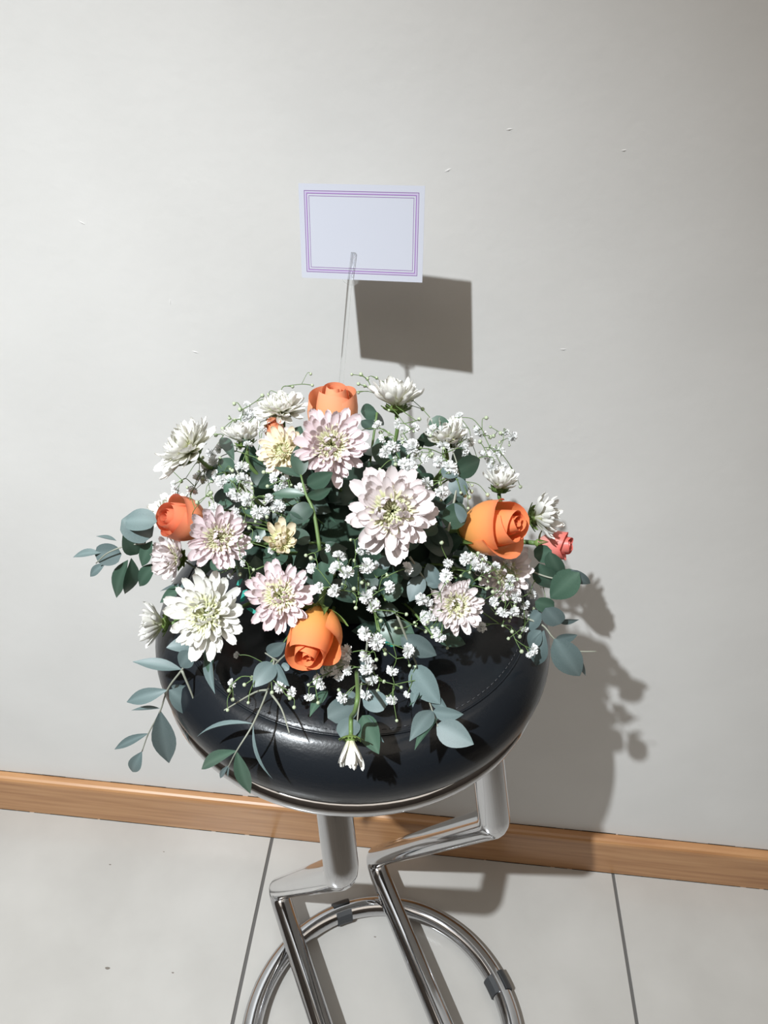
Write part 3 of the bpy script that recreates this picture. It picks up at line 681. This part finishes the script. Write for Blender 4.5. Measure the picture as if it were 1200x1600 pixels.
def sphere_into(v, f, c, r, n=6, m_=4):
    b0 = len(v)
    for i in range(m_ + 1):
        ph = math.pi * i / m_
        for k in range(n): a = 2 * math.pi * k / n; v.append(c + Vector((math.sin(ph) * math.cos(a), math.sin(ph) * math.sin(a), math.cos(ph))) * r)
    for i in range(m_):
        for k in range(n): f.append((b0 + i * n + k, b0 + i * n + (k + 1) % n, b0 + (i + 1) * n + (k + 1) % n, b0 + (i + 1) * n + k))
def gyp(label, hub, blossoms, buds=(), o=.014, extra=8, spread=30, Y=None, rad=11.5, root_=None):
    rnd = random.Random(label); h = P(hub[0], hub[1], o - .018, Y); core = Vector((DOME.x, DOME.y, SEAT_TOP + .03)) if root_ is None else root_
    base = h.lerp(core, .45)
    root = empty('babys_breath_sprig', base, label, 'flower', "baby's breath sprigs"); V, Fc = [], []; bv, bf = [], []
    loc = lambda p: p - base
    tube_data([loc(q) for q in catmull([base, base.lerp(h, .5) + Vector((0, 0, .004)), h], 4)], .0007, 5, False, V, Fc)
    nodes = [h]
    def branch(p, r_=.00038):
        src = min(nodes, key=lambda q: (q - p).length * (1 if q is not h else .9)); mid = src.lerp(p, .55) + Vector((rnd.uniform(-.003, .003), rnd.uniform(-.003, .003), rnd.uniform(.0, .005)))
        tube_data([loc(q) for q in catmull([src, mid, p], 4)], r_, 4, False, V, Fc); nodes.append(mid); return mid
    items = [(q, 1) for q in blossoms] + [(q, 0) for q in buds]
    items.sort(key=lambda it: (it[0][0] - hub[0]) ** 2 + (it[0][1] - hub[1]) ** 2)
    for q, is_b in items:
        p = P(q[0], q[1], o + rnd.uniform(-.004, .004), Y); src = branch(p)
        if is_b:
            r_ = px2m(p, (q[2] if len(q) > 2 else rad) * rnd.uniform(1.0, 1.22)); d = ((p - src).normalized() + facing(p, 0, .2) * .8).normalized()
            link('blossom', rnd.choice(BLO), 'gyp_white', root, Matrix.Translation(loc(p)) @ frame(d) @ Matrix.Rotation(rnd.uniform(0, 6), 4, 'Z') @ Matrix.Diagonal((r_, r_, r_ * .85, 1)))
        else: sphere_into(bv, bf, loc(p), px2m(p, rnd.uniform(2.6, 3.9)))
    allp = list(blossoms) + list(buds)
    for k in range(extra):
        q = rnd.choice(allp); p = P(q[0] + rnd.gauss(0, spread * .7), q[1] + rnd.gauss(0, spread * .7), o + rnd.uniform(-.012, .004), Y)
        src = branch(p, .0003)
        if k % 5 < 1:
            r_ = px2m(p, rnd.uniform(6, 9.5)); d = ((p - src).normalized() + facing(p, 0, .2) * .8).normalized()
            link('blossom', rnd.choice(BLO), 'gyp_white', root, Matrix.Translation(loc(p)) @ frame(d) @ Matrix.Diagonal((r_, r_, r_ * .85, 1)))
        else: sphere_into(bv, bf, loc(p), px2m(p, rnd.uniform(2.2, 3.6)))
    link('stems', mesh('stems', V, Fc), 'stem_green', root)
    if bv:
        b_ = link('buds', mesh('buds', bv, bf), 'bud_pale', root); b_['kind'] = 'stuff'
    return root
material('bud_pale', (0.40, 0.46, 0.31), 0.6)
gyp("baby's breath cluster above the greenish cream bud at upper left", (385, 790), [(378, 730), (361, 752), (380, 750), (368, 773), (386, 781, 12), (403, 800, 12), (345, 752, 9), (432, 790), (338, 742, 8), (420, 778, 8)], extra=22)
gyp("baby's breath reaching over the left coral rose", (352, 815), [(298, 810, 11), (336, 795, 10), (312, 748, 10), (300, 768, 8), (322, 732, 9), (272, 757, 7)], [(283, 752), (293, 762), (308, 785), (330, 770)], extra=14, o=.014)
gyp("baby's breath behind the jutting chrysanthemum at upper left", (400, 715), [(345, 700, 10), (335, 722, 9), (398, 650, 9), (385, 648, 8), (410, 672, 8), (330, 708, 8), (318, 690, 7)], [(366, 631), (375, 640), (367, 657), (348, 670), (337, 680), (457, 604), (488, 602), (461, 620), (410, 618)], extra=18, o=.004)
gyp("baby's breath below the small cream chrysanthemum", (455, 790), [(429, 747, 9), (446, 752, 10), (470, 765, 10), (437, 790, 9)], [(412, 738), (418, 760)], extra=14)
gyp("baby's breath between the topmost rose and the upper right leaves", (640, 745), [(602, 706), (614, 697), (643, 696), (618, 717, 5), (598, 685, 8), (632, 672, 9), (622, 662, 8), (648, 668, 8), (640, 735, 14), (632, 725, 10), (590, 665, 9)], [(574, 592), (560, 600), (564, 585), (570, 603), (655, 655), (657, 700), (672, 712)], extra=22)
gyp("baby's breath spread over the upper right chrysanthemum", (700, 745), [(692, 697, 11), (676, 672, 9), (697, 680, 9), (714, 690, 10), (725, 703, 9), (690, 672, 8), (686, 722), (702, 731), (704, 742), (690, 768, 10), (668, 755, 10), (735, 690, 8), (645, 700)], [(688, 755), (720, 770), (737, 768), (733, 777)], extra=20)
gyp("airy baby's breath rising at upper right against the wall", (735, 730), [(718, 652, 8), (747, 673, 8), (754, 679, 7), (766, 716, 10), (755, 712, 9), (782, 706, 8), (770, 730, 8), (784, 728, 8)], [(760, 653), (782, 677), (781, 691), (766, 683), (772, 701), (720, 685), (801, 737), (750, 690)], extra=16, o=.0, spread=20)
gyp("baby's breath under the large central chrysanthemum", (560, 930), [(530, 870, 10), (525, 888, 11), (541, 895, 12), (574, 884, 12), (487, 888, 8), (499, 918, 9), (523, 923, 11), (572, 933, 13), (583, 946, 11), (608, 917, 10), (575, 850, 14), (636, 888, 10), (562, 862, 8)], [(486, 872), (478, 868), (590, 940), (605, 900), (556, 950), (553, 920), (635, 960), (595, 970)], extra=22)
gyp("baby's breath hanging in front of the seat centre", (590, 985), [(570, 990, 12), (588, 1002, 13), (543, 1020, 13), (573, 1026, 12), (572, 1045, 12), (581, 1061, 12), (528, 1052, 12), (544, 1047, 9), (500, 1065, 13), (613, 1047, 9), (572, 1085, 9), (612, 1093, 9), (637, 1016, 11), (661, 1062, 11), (535, 1090, 10), (483, 1088, 8)], [(600, 1065), (627, 1074), (590, 1080), (497, 1098), (640, 1040), (602, 1022), (482, 1070)], extra=22, o=.018)
gyp("baby's breath hanging at lower left over the seat", (420, 1040), [(363, 1068, 8), (437, 1073, 10), (455, 1082, 9)], [(358, 1079), (388, 1098), (394, 1059), (364, 1093), (425, 1082), (453, 1091), (382, 1070)], extra=3, o=.016)
gyp("baby's breath around the small blush chrysanthemum at lower right", (735, 915), [(728, 873), (742, 884), (756, 889), (738, 872, 9), (697, 900, 11), (658, 936, 10), (665, 968, 9), (672, 962, 9), (687, 995, 9), (681, 984, 9), (700, 880, 8), (793, 880, 7), (775, 885, 8)], [(690, 848), (750, 905), (760, 920), (675, 980), (720, 900), (683, 1000)], extra=22)
gyp("baby's breath at right beneath the shaded chrysanthemum", (790, 930), [(806, 933, 11), (786, 955, 11), (830, 928, 8), (820, 945, 8), (848, 914, 6), (819, 982, 7), (772, 940, 8), (797, 905, 8), (803, 955, 8)], [(840, 900), (812, 994), (800, 915), (770, 925), (780, 910), (765, 900)], extra=22, o=.016)
gyp("baby's breath with a long stalk at the right edge of the seat", (780, 975), [(833, 1015, 9), (753, 980, 8), (828, 1022, 6)], [(815, 1018), (812, 995), (800, 987)], extra=2, o=.012)
gyp("baby's breath in the shade at left of the lower pink chrysanthemum", (400, 890), [(376, 868, 5), (380, 880, 5), (360, 900, 5)], [(378, 838), (379, 878), (372, 858), (395, 905), (398, 925)], extra=6, o=.006)
